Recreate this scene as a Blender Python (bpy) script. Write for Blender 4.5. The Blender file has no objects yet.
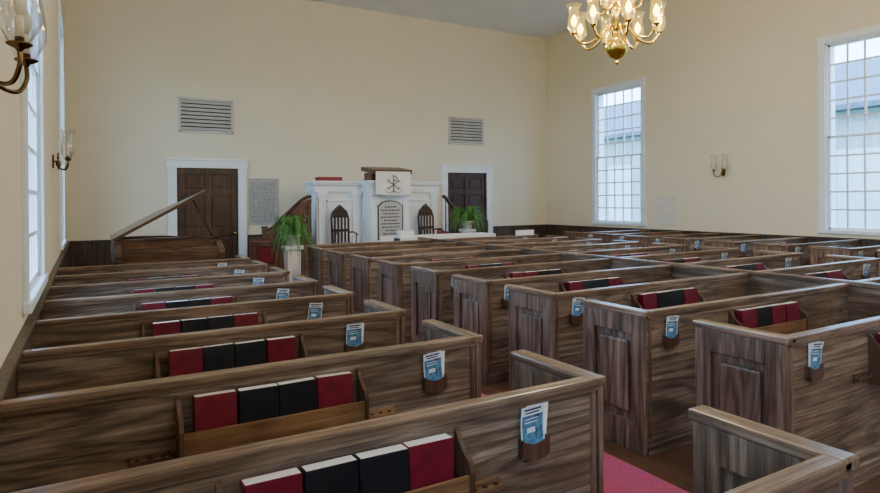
import bpy, bmesh, math, random
from mathutils import Vector, Matrix, Euler
random.seed(7)
scene=bpy.context.scene
COL=scene.collection

# ------------------------------------------------------------------ helpers
def link(o): COL.objects.link(o); return o
def box(bm,x0,x1,y0,y1,z0,z1,bev=0.0,mi=0,rot=None,piv=None):
    vs=[bm.verts.new(p) for p in ((x0,y0,z0),(x1,y0,z0),(x1,y1,z0),(x0,y1,z0),(x0,y0,z1),(x1,y0,z1),(x1,y1,z1),(x0,y1,z1))]
    fs=[]
    for q in ((0,3,2,1),(4,5,6,7),(0,1,5,4),(1,2,6,5),(2,3,7,6),(3,0,4,7)):
        f=bm.faces.new([vs[i] for i in q]); f.material_index=mi; fs.append(f)
    allv=list(vs)
    if bev>0:
        es=list({e for f in fs for e in f.edges})
        r=bmesh.ops.bevel(bm,geom=es,offset=bev,segments=2,affect='EDGES',profile=0.6)
        allv=list({v for f in r['faces'] for v in f.verts}|{v for v in vs if v.is_valid})
        for f in r['faces']: f.material_index=mi
    if rot is not None:
        bmesh.ops.rotate(bm,verts=allv,cent=Vector(piv),matrix=rot)
    return allv
def lathe(bm,prof,c=(0,0,0),seg=20,mi=0,cap=True,smooth=True):
    rings=[]
    for r,z in prof:
        if r<1e-5:
            rings.append([bm.verts.new((c[0],c[1],c[2]+z))])
        else:
            rings.append([bm.verts.new((c[0]+r*math.cos(2*math.pi*i/seg),c[1]+r*math.sin(2*math.pi*i/seg),c[2]+z)) for i in range(seg)])
    for a,b in zip(rings[:-1],rings[1:]):
        for i in range(seg):
            j=(i+1)%seg
            if len(a)==1 and len(b)==1: continue
            if len(a)==1: f=bm.faces.new((a[0],b[j],b[i]))
            elif len(b)==1: f=bm.faces.new((a[i],a[j],b[0]))
            else: f=bm.faces.new((a[i],a[j],b[j],b[i]))
            f.material_index=mi; f.smooth=smooth
    if cap:
        for rg,fl in ((rings[0],True),(rings[-1],False)):
            if len(rg)>2:
                f=bm.faces.new(rg[::-1] if fl else rg); f.material_index=mi
def tube(bm,pts,r,seg=8,mi=0):
    pts=[Vector(p) for p in pts]; n=len(pts); rings=[]
    up=Vector((0,0,1)); prev=None
    for i,p in enumerate(pts):
        t=(pts[min(i+1,n-1)]-pts[max(i-1,0)]).normalized()
        if prev is None:
            a=t.cross(up)
            if a.length<1e-3: a=t.cross(Vector((1,0,0)))
            a.normalize()
        else:
            a=prev-t*prev.dot(t)
            if a.length<1e-4: a=t.cross(Vector((1,0,0)))
            a.normalize()
        prev=a; b=t.cross(a)
        rr=r[i] if isinstance(r,(list,tuple)) else r
        rings.append([bm.verts.new(p+a*rr*math.cos(2*math.pi*k/seg)+b*rr*math.sin(2*math.pi*k/seg)) for k in range(seg)])
    for a,b in zip(rings[:-1],rings[1:]):
        for k in range(seg):
            f=bm.faces.new((a[k],a[(k+1)%seg],b[(k+1)%seg],b[k])); f.smooth=True; f.material_index=mi
    bm.faces.new(rings[0][::-1]).material_index=mi; bm.faces.new(rings[-1]).material_index=mi
def prism(bm,poly,axis,a,b,mi=0):
    """poly 2-D; axis 'x': poly=(y,z); 'y': poly=(x,z); 'z': poly=(x,y)"""
    def P(p,t):
        return (t,p[0],p[1]) if axis=='x' else ((p[0],t,p[1]) if axis=='y' else (p[0],p[1],t))
    A=[bm.verts.new(P(p,a)) for p in poly]; B=[bm.verts.new(P(p,b)) for p in poly]
    fs=[bm.faces.new(A),bm.faces.new(B[::-1])]
    n=len(poly)
    for i in range(n): fs.append(bm.faces.new((A[i],B[i],B[(i+1)%n],A[(i+1)%n])))
    for f in fs: f.material_index=mi
    return A+B
def catmull(pts,n=6):
    P=[Vector(p) for p in pts]; P=[P[0]]+P+[P[-1]]; out=[]
    for i in range(1,len(P)-2):
        for k in range(n):
            t=k/n
            a,b,c,d=P[i-1],P[i],P[i+1],P[i+2]
            out.append(0.5*((2*b)+(-a+c)*t+(2*a-5*b+4*c-d)*t*t+(-a+3*b-3*c+d)*t*t*t))
    out.append(P[-2]); return out
def mesh(name,build,mats):
    bm=bmesh.new(); build(bm)
    bmesh.ops.recalc_face_normals(bm,faces=bm.faces[:])
    me=bpy.data.meshes.new(name); bm.to_mesh(me); bm.free()
    for m in (mats if isinstance(mats,(list,tuple)) else [mats]): me.materials.append(m)
    return me
def obj(name,data,parent=None,loc=(0,0,0),rot=None,label=None,cat=None,group=None,kind=None):
    o=bpy.data.objects.new(name,data); link(o); o.location=loc
    if rot: o.rotation_euler=rot
    if parent is not None: o.parent=parent
    if label: o["label"]=label
    if cat: o["category"]=cat
    if group: o["group"]=group
    if kind: o["kind"]=kind
    return o
def empty(name,loc,label,cat,group=None,rot=None):
    o=obj(name,None,None,loc,rot,label,cat,group); o.empty_display_size=0.1; return o

# ------------------------------------------------------------------ materials
def newmat(name):
    m=bpy.data.materials.new(name); m.use_nodes=True
    nt=m.node_tree; b=nt.nodes['Principled BSDF']; return m,nt,b
def flat(name,c,rough=0.5,metal=0.0,noise=0.06,nscale=6,spec=0.5,bump=0.0):
    m,nt,b=newmat(name)
    b.inputs['Roughness'].default_value=rough; b.inputs['Metallic'].default_value=metal
    b.inputs['Specular IOR Level'].default_value=spec
    tc=nt.nodes.new('ShaderNodeTexCoord'); n=nt.nodes.new('ShaderNodeTexNoise'); n.inputs['Scale'].default_value=nscale; n.inputs['Detail'].default_value=4
    nt.links.new(tc.outputs['Object'],n.inputs['Vector'])
    r=nt.nodes.new('ShaderNodeValToRGB')
    r.color_ramp.elements[0].position=0.3; r.color_ramp.elements[1].position=0.7
    r.color_ramp.elements[0].color=tuple(max(0,x*(1-noise)) for x in c)+(1,)
    r.color_ramp.elements[1].color=tuple(min(1,x*(1+noise)) for x in c)+(1,)
    nt.links.new(n.outputs['Fac'],r.inputs['Fac']); nt.links.new(r.outputs['Color'],b.inputs['Base Color'])
    if bump>0:
        bp=nt.nodes.new('ShaderNodeBump'); bp.inputs['Strength'].default_value=bump; bp.inputs['Distance'].default_value=0.01
        n2=nt.nodes.new('ShaderNodeTexNoise'); n2.inputs['Scale'].default_value=nscale*20
        nt.links.new(tc.outputs['Object'],n2.inputs['Vector'])
        nt.links.new(n2.outputs['Fac'],bp.inputs['Height']); nt.links.new(bp.outputs['Normal'],b.inputs['Normal'])
    return m
def wood(name,dark,mid,light,axis='x',scale=1.0,rough=0.45,contrast=1.0,spec=0.4,ring=0.0,worn=0.0,knots=False,freq=95):
    m,nt,b=newmat(name); N=nt.nodes.new; L=nt.links.new
    tc=N('ShaderNodeTexCoord'); oi=N('ShaderNodeObjectInfo')
    sc=N('ShaderNodeVectorMath'); sc.operation='SCALE'; sc.inputs[0].default_value=(13.1,7.7,9.3)
    L(oi.outputs['Random'],sc.inputs['Scale'])
    ad=N('ShaderNodeVectorMath'); ad.operation='ADD'; L(tc.outputs['Object'],ad.inputs[0]); L(sc.outputs[0],ad.inputs[1])
    def mapped(a,c,loc=(0,0,0)):
        mp=N('ShaderNodeMapping'); mp.inputs['Scale'].default_value={'x':(a,c,c),'y':(c,a,c),'z':(c,c,a)}[axis]; mp.inputs['Location'].default_value=loc
        L(ad.outputs[0],mp.inputs['Vector']); return mp.outputs[0]
    n1=N('ShaderNodeTexNoise'); n1.inputs['Scale'].default_value=1.0; n1.inputs['Detail'].default_value=5; n1.inputs['Roughness'].default_value=0.6
    L(mapped(1.0*scale,30*scale),n1.inputs['Vector'])
    r=N('ShaderNodeValToRGB'); e=r.color_ramp.elements
    e[0].position=0.5-0.20/contrast; e[0].color=dark+(1,); e[1].position=0.5+0.20/contrast; e[1].color=light+(1,)
    k=e.new(0.5); k.color=mid+(1,)
    L(n1.outputs['Fac'],r.inputs['Fac']); col=r.outputs['Color']
    hgt=n1.outputs['Fac']
    def mulby(col,val):
        v=N('ShaderNodeVectorMath'); v.operation='SCALE'; L(col,v.inputs[0]); L(val,v.inputs['Scale']); return v.outputs[0]
    if ring>0:
        n2=N('ShaderNodeTexNoise'); n2.inputs['Scale'].default_value=1.0; n2.inputs['Detail'].default_value=1.2; n2.inputs['Roughness'].default_value=0.3
        L(mapped(0.30,3.2),n2.inputs['Vector'])
        mu=N('ShaderNodeMath'); mu.operation='MULTIPLY'; mu.inputs[1].default_value=freq; L(n2.outputs['Fac'],mu.inputs[0])
        si=N('ShaderNodeMath'); si.operation='SINE'; L(mu.outputs[0],si.inputs[0])
        mr=N('ShaderNodeMapRange'); mr.inputs['From Min'].default_value=0.0; mr.inputs['From Max'].default_value=1.0; mr.inputs['To Min'].default_value=1.0; mr.inputs['To Max'].default_value=1.0-ring
        L(si.outputs[0],mr.inputs['Value']); col=mulby(col,mr.outputs['Result'])
    n5=N('ShaderNodeTexNoise'); n5.inputs['Scale'].default_value=1.0; n5.inputs['Detail'].default_value=2; L(mapped(6,150),n5.inputs['Vector'])
    m5=N('ShaderNodeMapRange'); m5.inputs['From Min'].default_value=0.3; m5.inputs['From Max'].default_value=0.55; m5.inputs['To Min'].default_value=0.62; m5.inputs['To Max'].default_value=1.06
    L(n5.outputs['Fac'],m5.inputs['Value']); col=mulby(col,m5.outputs['Result'])
    n3=N('ShaderNodeTexNoise'); n3.inputs['Scale'].default_value=2.6; n3.inputs['Detail'].default_value=5; L(ad.outputs[0],n3.inputs['Vector'])
    m3=N('ShaderNodeMapRange'); m3.inputs['From Min'].default_value=0.3; m3.inputs['From Max'].default_value=0.7; m3.inputs['To Min'].default_value=0.70; m3.inputs['To Max'].default_value=1.22
    L(n3.outputs['Fac'],m3.inputs['Value']); col=mulby(col,m3.outputs['Result'])
    if worn>0:
        n4=N('ShaderNodeTexNoise'); n4.inputs['Scale'].default_value=1.0; n4.inputs['Detail'].default_value=7; n4.inputs['Roughness'].default_value=0.7
        L(mapped(1.6,6,(5,3,8)),n4.inputs['Vector'])
        m4=N('ShaderNodeMapRange'); m4.inputs['From Min'].default_value=0.45; m4.inputs['From Max'].default_value=0.64; m4.inputs['To Max'].default_value=worn; L(n4.outputs['Fac'],m4.inputs['Value'])
        mc=N('ShaderNodeMix'); mc.data_type='RGBA'; L(m4.outputs['Result'],mc.inputs['Factor'])
        hs=N('ShaderNodeHueSaturation'); hs.inputs['Saturation'].default_value=0.74; hs.inputs['Value'].default_value=1.5; L(col,hs.inputs['Color'])
        L(col,mc.inputs['A']); L(hs.outputs[0],mc.inputs['B']); col=mc.outputs['Result']
    if knots:
        vo=N('ShaderNodeTexVoronoi'); vo.inputs['Scale'].default_value=1.0
        L(mapped(1.6,3.2),vo.inputs['Vector'])
        kr=N('ShaderNodeMapRange'); kr.inputs['From Min'].default_value=0.03; kr.inputs['From Max'].default_value=0.08; kr.inputs['To Min'].default_value=0.35; kr.inputs['To Max'].default_value=1.0
        L(vo.outputs['Distance'],kr.inputs['Value']); col=mulby(col,kr.outputs['Result'])
    L(col,b.inputs['Base Color'])
    b.inputs['Roughness'].default_value=rough; b.inputs['Specular IOR Level'].default_value=spec
    bp=N('ShaderNodeBump'); bp.inputs['Strength'].default_value=0.12; bp.inputs['Distance'].default_value=0.002
    L(hgt,bp.inputs['Height']); L(bp.outputs['Normal'],b.inputs['Normal'])
    return m
PEWC=((0.100,0.058,0.033),(0.205,0.130,0.081),(0.36,0.25,0.165))
M_pew=wood('aged_pine_along',*PEWC,axis='x',rough=0.5,worn=0.7,ring=0.45,knots=True,freq=150)
PZ=((0.084,0.047,0.028),(0.168,0.101,0.062),(0.29,0.195,0.128))
M_pewz=wood('aged_pine_upright',*PZ,axis='z',rough=0.45,worn=0.5,ring=0.42,freq=125)
M_pewy=wood('aged_pine_depth',*PZ,axis='y',rough=0.5,worn=0.5,ring=0.3,freq=120)
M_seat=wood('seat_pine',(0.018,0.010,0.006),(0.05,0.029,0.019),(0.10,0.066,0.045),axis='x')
RC=((0.11,0.062,0.036),(0.195,0.118,0.072),(0.32,0.22,0.145))
M_rail=wood('rail_pine',*RC,axis='x',rough=0.25,worn=0.3)
M_raily=wood('rail_pine_depth',*RC,axis='y',rough=0.25,worn=0.3)
M_rack=wood('rack_pine',(0.17,0.078,0.034),(0.31,0.16,0.073),(0.42,0.24,0.12),axis='x',rough=0.4,contrast=0.8,ring=0.15)
M_pocket=wood('pocket_wood',(0.055,0.025,0.014),(0.11,0.053,0.031),(0.17,0.092,0.057),axis='z',rough=0.35,contrast=0.7)
M_walnut=wood('dark_walnut',(0.028,0.013,0.007),(0.058,0.026,0.014),(0.10,0.050,0.029),axis='x',rough=0.3)
M_walnutz=wood('dark_walnut_upright',(0.034,0.016,0.010),(0.070,0.034,0.019),(0.12,0.06,0.037),axis='z',rough=0.35,ring=0.2)
M_door=wood('door_walnut',(0.045,0.021,0.012),(0.090,0.045,0.026),(0.15,0.077,0.047),axis='z',rough=0.3,ring=0.2)
M_stair=wood('stair_wood',(0.07,0.030,0.015),(0.135,0.060,0.033),(0.21,0.10,0.058),axis='z',rough=0.35,ring=0.2)
M_piano=wood('piano_walnut',(0.065,0.032,0.017),(0.125,0.065,0.037),(0.19,0.105,0.064),axis='x',rough=0.18,contrast=0.8,ring=0.2)
M_lid=wood('piano_lid_walnut',(0.07,0.035,0.019),(0.13,0.07,0.041),(0.20,0.115,0.07),axis='x',rough=0.25,contrast=0.8)
M_wains=wood('wainscot_wood',(0.042,0.027,0.018),(0.08,0.053,0.036),(0.14,0.095,0.068),axis='z',rough=0.4)
M_wall=flat('cream_wall_paint',(0.81,0.735,0.545),0.7,noise=0.02,nscale=1.2,bump=0.05)
M_ceil=flat('ceiling_paint',(0.84,0.83,0.86),0.8,noise=0.02,nscale=1)
M_white=flat('white_paint',(0.86,0.88,0.88),0.4,noise=0.02)
M_white2=flat('window_white_paint',(0.80,0.87,0.94),0.4,noise=0.02)
M_page=flat('page_paper',(0.93,0.92,0.87),0.8,noise=0.05,nscale=60)
M_red=flat('maroon_cloth_cover',(0.165,0.007,0.020),0.4,noise=0.3,nscale=14,bump=0.1)
M_black=flat('black_cloth_cover',(0.012,0.012,0.016),0.35,noise=0.3,nscale=14,bump=0.1)
M_bred=flat('bright_red_cover',(0.24,0.012,0.02),0.4)
M_uph=flat('red_upholstery',(0.20,0.015,0.022),0.8,noise=0.1,nscale=20)
M_brass=flat('brass',(0.88,0.63,0.11),0.2,metal=1.0,noise=0.06)
M_dbrass=flat('antique_brass',(0.15,0.095,0.042),0.26,metal=1.0,noise=0.15)
M_candle=flat('ivory_candle_sleeve',(0.85,0.78,0.6),0.5)
M_vent=flat('vent_gray',(0.60,0.58,0.52),0.5)
M_dark=flat('dark_void',(0.02,0.018,0.015),0.9)
M_pot=flat('white_planter',(0.76,0.72,0.64),0.5)
M_soil=flat('potting_soil',(0.04,0.025,0.015),0.9)
M_fern=flat('fern_green',(0.09,0.26,0.045),0.5,noise=0.5,nscale=9)
M_stone=flat('gray_plaque',(0.42,0.41,0.38),0.6,noise=0.15,nscale=8)
M_tab=flat('gray_tablet',(0.50,0.49,0.45),0.5,noise=0.08)
M_ink=flat('ink',(0.05,0.05,0.06),0.6)
M_gold=flat('gold_thread',(0.50,0.36,0.12),0.5)
M_embl=flat('gold_gray_thread',(0.19,0.17,0.12),0.5)
M_cloth=flat('white_altar_cloth',(0.86,0.85,0.78),0.8)
M_blue=flat('blue_print',(0.08,0.20,0.33),0.5,noise=0.85,nscale=45)
M_paper=flat('leaflet_paper',(0.82,0.87,0.90),0.5,noise=0.05)
M_roof=flat('slate_roof',(0.09,0.12,0.16),0.8,noise=0.2,nscale=3)
M_grass=flat('grass',(0.10,0.18,0.05),0.9,noise=0.3)

def carpet():
    m,nt,b=newmat('rose_carpet'); N=nt.nodes.new; L=nt.links.new
    tc=N('ShaderNodeTexCoord'); n=N('ShaderNodeTexNoise'); n.inputs['Scale'].default_value=150; n.inputs['Detail'].default_value=3
    L(tc.outputs['Object'],n.inputs['Vector']); r=N('ShaderNodeValToRGB')
    r.color_ramp.elements[0].color=(0.42,0.05,0.125,1); r.color_ramp.elements[1].color=(0.76,0.15,0.29,1)
    r.color_ramp.elements[0].position=0.3; r.color_ramp.elements[1].position=0.72
    L(n.outputs['Fac'],r.inputs['Fac']); L(r.outputs['Color'],b.inputs['Base Color']); b.inputs['Roughness'].default_value=0.95
    bp=N('ShaderNodeBump'); bp.inputs['Strength'].default_value=0.5; bp.inputs['Distance'].default_value=0.01
    L(n.outputs['Fac'],bp.inputs['Height']); L(bp.outputs['Normal'],b.inputs['Normal']); return m
M_carpet=carpet()
def floorboards():
    m,nt,b=newmat('floor_boards'); N=nt.nodes.new; L=nt.links.new
    tc=N('ShaderNodeTexCoord'); mp=N('ShaderNodeMapping'); mp.inputs['Rotation'].default_value=(0,0,math.pi/2); L(tc.outputs['Object'],mp.inputs['Vector'])
    br=N('ShaderNodeTexBrick'); br.inputs['Scale'].default_value=1; br.inputs['Brick Width'].default_value=2.4; br.inputs['Row Height'].default_value=0.11; br.inputs['Mortar Size'].default_value=0.003
    br.inputs['Color1'].default_value=(0.15,0.066,0.030,1); br.inputs['Color2'].default_value=(0.09,0.039,0.018,1); br.inputs['Mortar'].default_value=(0.01,0.006,0.004,1)
    L(mp.outputs[0],br.inputs['Vector'])
    mp2=N('ShaderNodeMapping'); mp2.inputs['Scale'].default_value=(30,1.5,30); L(tc.outputs['Object'],mp2.inputs['Vector'])
    n=N('ShaderNodeTexNoise'); n.inputs['Scale'].default_value=1; n.inputs['Detail'].default_value=6; L(mp2.outputs[0],n.inputs['Vector'])
    mr=N('ShaderNodeMapRange'); mr.inputs['To Min'].default_value=0.5; mr.inputs['To Max'].default_value=1.4; L(n.outputs['Fac'],mr.inputs['Value'])
    vm=N('ShaderNodeVectorMath'); vm.operation='SCALE'; L(br.outputs['Color'],vm.inputs[0]); L(mr.outputs['Result'],vm.inputs['Scale'])
    L(vm.outputs[0],b.inputs['Base Color']); b.inputs['Roughness'].default_value=0.38; return m
M_floor=floorboards()
def siding():
    m,nt,b=newmat('neighbour_siding'); N=nt.nodes.new; L=nt.links.new
    tc=N('ShaderNodeTexCoord'); mp=N('ShaderNodeMapping'); mp.inputs['Rotation'].default_value=(math.pi/2,0,math.pi/2); L(tc.outputs['Object'],mp.inputs['Vector'])
    br=N('ShaderNodeTexBrick'); br.inputs['Scale'].default_value=1; br.inputs['Brick Width'].default_value=0.5; br.inputs['Row Height'].default_value=0.18; br.inputs['Mortar Size'].default_value=0.012
    br.inputs['Color1'].default_value=(0.24,0.29,0.34,1); br.inputs['Color2'].default_value=(0.16,0.20,0.25,1); br.inputs['Mortar'].default_value=(0.30,0.35,0.41,1)
    L(mp.outputs[0],br.inputs['Vector']); L(br.outputs['Color'],b.inputs['Base Color']); b.inputs['Roughness'].default_value=0.8; return m
M_side=siding()
M_bwin=flat('pale_shutter',(0.52,0.62,0.70),0.6)
def glass(name,tint,gl=0.06,rough=0.02,glow=None):
    m=bpy.data.materials.new(name); m.use_nodes=True; nt=m.node_tree; nt.nodes.clear(); N=nt.nodes.new
    o=N('ShaderNodeOutputMaterial'); t=N('ShaderNodeBsdfTransparent'); t.inputs['Color'].default_value=tint+(1,)
    g=N('ShaderNodeBsdfGlossy'); g.inputs['Roughness'].default_value=rough
    mx=N('ShaderNodeMixShader'); lw=N('ShaderNodeLayerWeight'); lw.inputs['Blend'].default_value=gl*3
    nt.links.new(lw.outputs['Facing'],mx.inputs[0])
    nt.links.new(t.outputs[0],mx.inputs[1]); nt.links.new(g.outputs[0],mx.inputs[2])
    if glow:
        e=N('ShaderNodeEmission'); e.inputs['Color'].default_value=glow[:3]+(1,); e.inputs['Strength'].default_value=glow[3]
        ad=N('ShaderNodeAddShader'); nt.links.new(mx.outputs[0],ad.inputs[0]); nt.links.new(e.outputs[0],ad.inputs[1]); nt.links.new(ad.outputs[0],o.inputs[0])
    else: nt.links.new(mx.outputs[0],o.inputs[0])
    return m
M_glass=glass('window_glass',(0.76,0.89,1.0),0.03)
M_shade=glass('clear_shade_glass',(0.95,0.96,0.96),0.15,0.05)
M_shade_glow=glass('painted_glow_shade_glass',(1.0,0.96,0.74),0.07,0.08,glow=(1.0,0.62,0.10,0.35))  # warm tint and emission put the bulbs' glow into the glass itself
def emis(name,c,s):
    m,nt,b=newmat(name); b.inputs['Emission Color'].default_value=c+(1,); b.inputs['Emission Strength'].default_value=s; b.inputs['Base Color'].default_value=c+(1,)
    return m
M_bulb=emis('warm_bulb',(1.0,0.66,0.12),20)

# ------------------------------------------------------------------ room
XL,XR,YB,YN,H=-0.34,11.77,14.0,-2.6,6.45
WT=0.28
WIN=[(10.32,12.11),(4.47,6.26),(-1.38,0.41)]
WZ0,WZ1=1.03,4.63; CAS=0.12
def wall_side(name,x0,x1,lab):
    def b(bm):
        ys=YN-0.28
        for (a,c) in sorted(WIN):
            a+=CAS; c-=CAS
            box(bm,x0,x1,ys,a,0,H); box(bm,x0,x1,a,c,0,WZ0+0.03); box(bm,x0,x1,a,c,WZ1-CAS,H); ys=c
        box(bm,x0,x1,ys,YB+0.28,0,H)
    obj(name,mesh(name,b,M_wall),label=lab,cat='wall',kind='structure')
wall_side('wall_left',XL-WT,XL,'cream painted plaster wall with tall windows')
wall_side('wall_right',XR,XR+WT,'cream painted plaster wall with tall windows')
DOORS=[(1.47,3.11),(8.15,9.79)]; DC=0.19; DZ=2.44
def bw(bm):
    xs=XL
    for a,c in DOORS:
        box(bm,xs,a+DC,YB,YB+0.28,0,H); box(bm,a+DC,c-DC,YB,YB+0.28,DZ,H); xs=c-DC
    box(bm,xs,XR,YB,YB+0.28,0,H)
obj('wall_back',mesh('wall_back',bw,M_wall),label='cream painted plaster wall behind the pulpit',cat='wall',kind='structure')
obj('wall_front',mesh('wall_front',lambda bm:box(bm,XL,XR,YN-0.28,YN,0,H),M_wall),label='cream painted plaster entrance wall',cat='wall',kind='structure')
obj('floor',mesh('floor',lambda bm:box(bm,XL-WT,XR+WT,YN-0.28,YB+0.28,-0.12,0),M_floor),label='dark stained wooden plank floor',cat='floor',kind='structure')
obj('ceiling',mesh('ceiling',lambda bm:box(bm,XL-WT,XR+WT,YN-0.28,YB+0.28,H,H+0.15),M_ceil),label='plain flat gray painted ceiling',cat='ceiling',kind='structure')

def wains_side(x0,x1,s):
    def b(bm):
        box(bm,x0,x1,YN,YB,0,0.93)
        xa,xb=(x0,x1+0.025) if s>0 else (x0-0.025,x1)
        box(bm,xa,xb,YN,YB,0.93,0.965,0.006)
        y=YN+0.2
        while y<YB-0.3:
            if s>0: box(bm,x1,x1+0.004,y,y+0.09,0.15,0.93)
            else: box(bm,x0-0.004,x0,y,y+0.09,0.15,0.93)
            y+=0.8
    return b
obj('baseboard_left',mesh('baseboard_left',wains_side(XL,XL+0.03,1),M_wains),label='dark wood wainscot with cap rail',cat='wainscot',kind='structure')
obj('baseboard_right',mesh('baseboard_right',wains_side(XR-0.03,XR,-1),M_wains),label='dark wood wainscot with cap rail',cat='wainscot',kind='structure')
def wb(bm):
    for a,c in ((XL+0.03,DOORS[0][0]),(DOORS[0][1],DOORS[1][0]),(DOORS[1][1],XR-0.03)):
        box(bm,a,c,YB-0.03,YB,0,0.93); box(bm,a,c,YB-0.055,YB,0.93,0.965,0.006)
        x=a+0.15
        while x<c-0.2:
            box(bm,x,x+0.09,YB-0.042,YB-0.03,0.12,0.93); x+=0.8
obj('baseboard_back',mesh('baseboard_back',wb,M_wains),label='dark wood wainscot with cap rail',cat='wainscot',kind='structure')

def window(n,side,y0,y1):
    xi=XL if side<0 else XR
    s=1 if side<0 else -1
    def bx(bm,a,b,*r):
        box(bm,min(xi+s*a,xi+s*b),max(xi+s*a,xi+s*b),*r)
    def b(bm):
        bx(bm,0,0.03,y0,y0+CAS,WZ0,WZ1,0.006); bx(bm,0,0.03,y1-CAS,y1,WZ0,WZ1,0.006)
        bx(bm,0,0.035,y0-0.01,y1+0.01,WZ1-CAS,WZ1+0.01,0.006)
        bx(bm,0,0.05,y0-0.02,y1+0.02,WZ0,WZ0+0.07,0.01)
        ya,yb=y0+CAS,y1-CAS; za,zb=WZ0+0.07,WZ1-CAS
        bx(bm,-0.2,0.0,ya,yb,WZ0+0.03,za)
        bx(bm,-0.28,0,ya,ya+0.025,za,zb); bx(bm,-0.28,0,yb-0.025,yb,za,zb); bx(bm,-0.28,0,ya,yb,zb-0.025,zb)
        ya+=0.025; yb-=0.025; zb-=0.025
        zm=(za+zb)/2
        for (a,c,o) in ((za,zm+0.02,-0.015),(zm-0.02,zb,-0.05)):
            bx(bm,o-0.035,o,ya,ya+0.04,a,c); bx(bm,o-0.035,o,yb-0.04,yb,a,c)
            bx(bm,o-0.035,o,ya,yb,a,a+0.04); bx(bm,o-0.035,o,ya,yb,c-0.04,c)
            for i in range(1,5):
                y=ya+0.04+(yb-ya-0.08)*i/5; bx(bm,o-0.03,o-0.006,y-0.016,y+0.016,a+0.04,c-0.04)
            for i in range(1,5):
                z=a+0.04+(c-a-0.08)*i/5; bx(bm,o-0.028,o-0.008,ya+0.04,yb-0.04,z-0.016,z+0.016)
    o=obj('window_%d'%n,mesh('window',b,M_white2),label='tall white multi-pane sash window with white casing',cat='window',kind='structure')
    def g(bm):
        bx(bm,-0.095,-0.091,y0+CAS+0.03,y1-CAS-0.03,WZ0+0.07,WZ1-CAS-0.03)
    obj('window_pane',mesh('window_pane',g,M_glass),parent=o)
    L=bpy.data.lights.new('window_portal','AREA'); L.shape='RECTANGLE'; L.size=3.4; L.size_y=1.5
    L.cycles.is_portal=True
    lo=obj('window_portal',L,loc=(xi-s*0.2,(y0+y1)/2,(WZ0+WZ1)/2))
    lo.rotation_euler=(0,math.radians(-90 if s>0 else 90),0)
n=1
for side in (-1,1):
    for a,c in WIN:
        window(n,side,a,c); n+=1

def door(n,a,c):
    def cas(bm):
        box(bm,a,a+DC,YB-0.045,YB,0,DZ,0.008); box(bm,c-DC,c,YB-0.045,YB,0,DZ,0.008)
        box(bm,a-0.02,c+0.02,YB-0.05,YB,DZ,DZ+DC,0.01); box(bm,a-0.04,c+0.04,YB-0.075,YB,DZ+DC-0.03,DZ+DC+0.01,0.006)
        box(bm,a+0.02,a+0.05,YB-0.06,YB-0.04,0,DZ); box(bm,c-0.05,c-0.02,YB-0.06,YB-0.04,0,DZ)
        box(bm,a+DC-0.02,a+DC,YB,YB+0.2,0,DZ);box(bm,c-DC,c-DC+0.02,YB,YB+0.2,0,DZ)
    obj('trim_%d'%n,mesh('trim',cas,M_white),label='wide white painted door casing',cat='door frame',kind='structure')
    x0,x1=a+DC,c-DC
    def leaf(bm):
        y0=YB+0.03; box(bm,x0,x1,y0+0.03,y0+0.05,0.01,DZ)
        w=0.13; xm=(x0+x1)/2
        for xa,xb in ((x0,x0+w),(xm-0.06,xm+0.06),(x1-w,x1)): box(bm,xa,xb,y0,y0+0.03,0.01,DZ,0.005)
        for za,zb in ((0.01,0.22),(0.95,1.12),(1.85,1.97),(DZ-0.13,DZ)): box(bm,x0,x1,y0-0.001,y0+0.03,za,zb,0.005)
        for za,zb in ((0.26,0.91),(1.16,1.81),(2.01,DZ-0.17)):
            for xa,xb in ((x0+w+0.04,xm-0.1),(xm+0.1,x1-w-0.04)): box(bm,xa,xb,y0+0.008,y0+0.035,za,zb,0.010)
    d=obj('door_%d'%n,mesh('door',leaf,M_door if n==1 else M_walnutz),label='dark brown six-panel wooden door in white casing',cat='door',kind='structure')
    obj('door_knob',mesh('door_knob',lambda bm:lathe(bm,[(0,0),(0.02,0.01),(0.012,0.03),(0.03,0.05),(0.028,0.075),(0,0.085)],seg=14),M_brass),parent=d,loc=(x1-0.07,YB+0.03,1.02),rot=(math.radians(90),0,0))
door(1,*DOORS[0]); door(2,*DOORS[1])

def vent(x0,x1):
    e=empty('wall_vent',((x0+x1)/2,YB,3.2),'gray louvered air vent mounted on the cream wall','vent','wall vents')
    w=(x1-x0)/2; h=0.75
    def fr(bm):
        box(bm,-w,w,-0.03,0,0,0.05,0.004);box(bm,-w,w,-0.03,0,h-0.05,h,0.004);box(bm,-w,-w+0.05,-0.03,0,0,h,0.004);box(bm,w-0.05,w,-0.03,0,0,h,0.004)
        box(bm,-w+0.04,w-0.04,-0.006,-0.001,0.04,h-0.04,mi=1)
    obj('vent_frame',mesh('vent_frame',fr,[M_vent,M_dark]),parent=e)
    def sl(bm):
        for i in range(8):
            z=0.09+i*0.082
            box(bm,-w+0.05,w-0.05,-0.030,-0.024,z-0.03,z+0.03,rot=Matrix.Rotation(math.radians(28),3,'X'),piv=(0,-0.02,z))
    obj('louvers',mesh('louvers',sl,M_vent),parent=e)
vent(1.70,2.83); vent(8.39,9.52)

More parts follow.
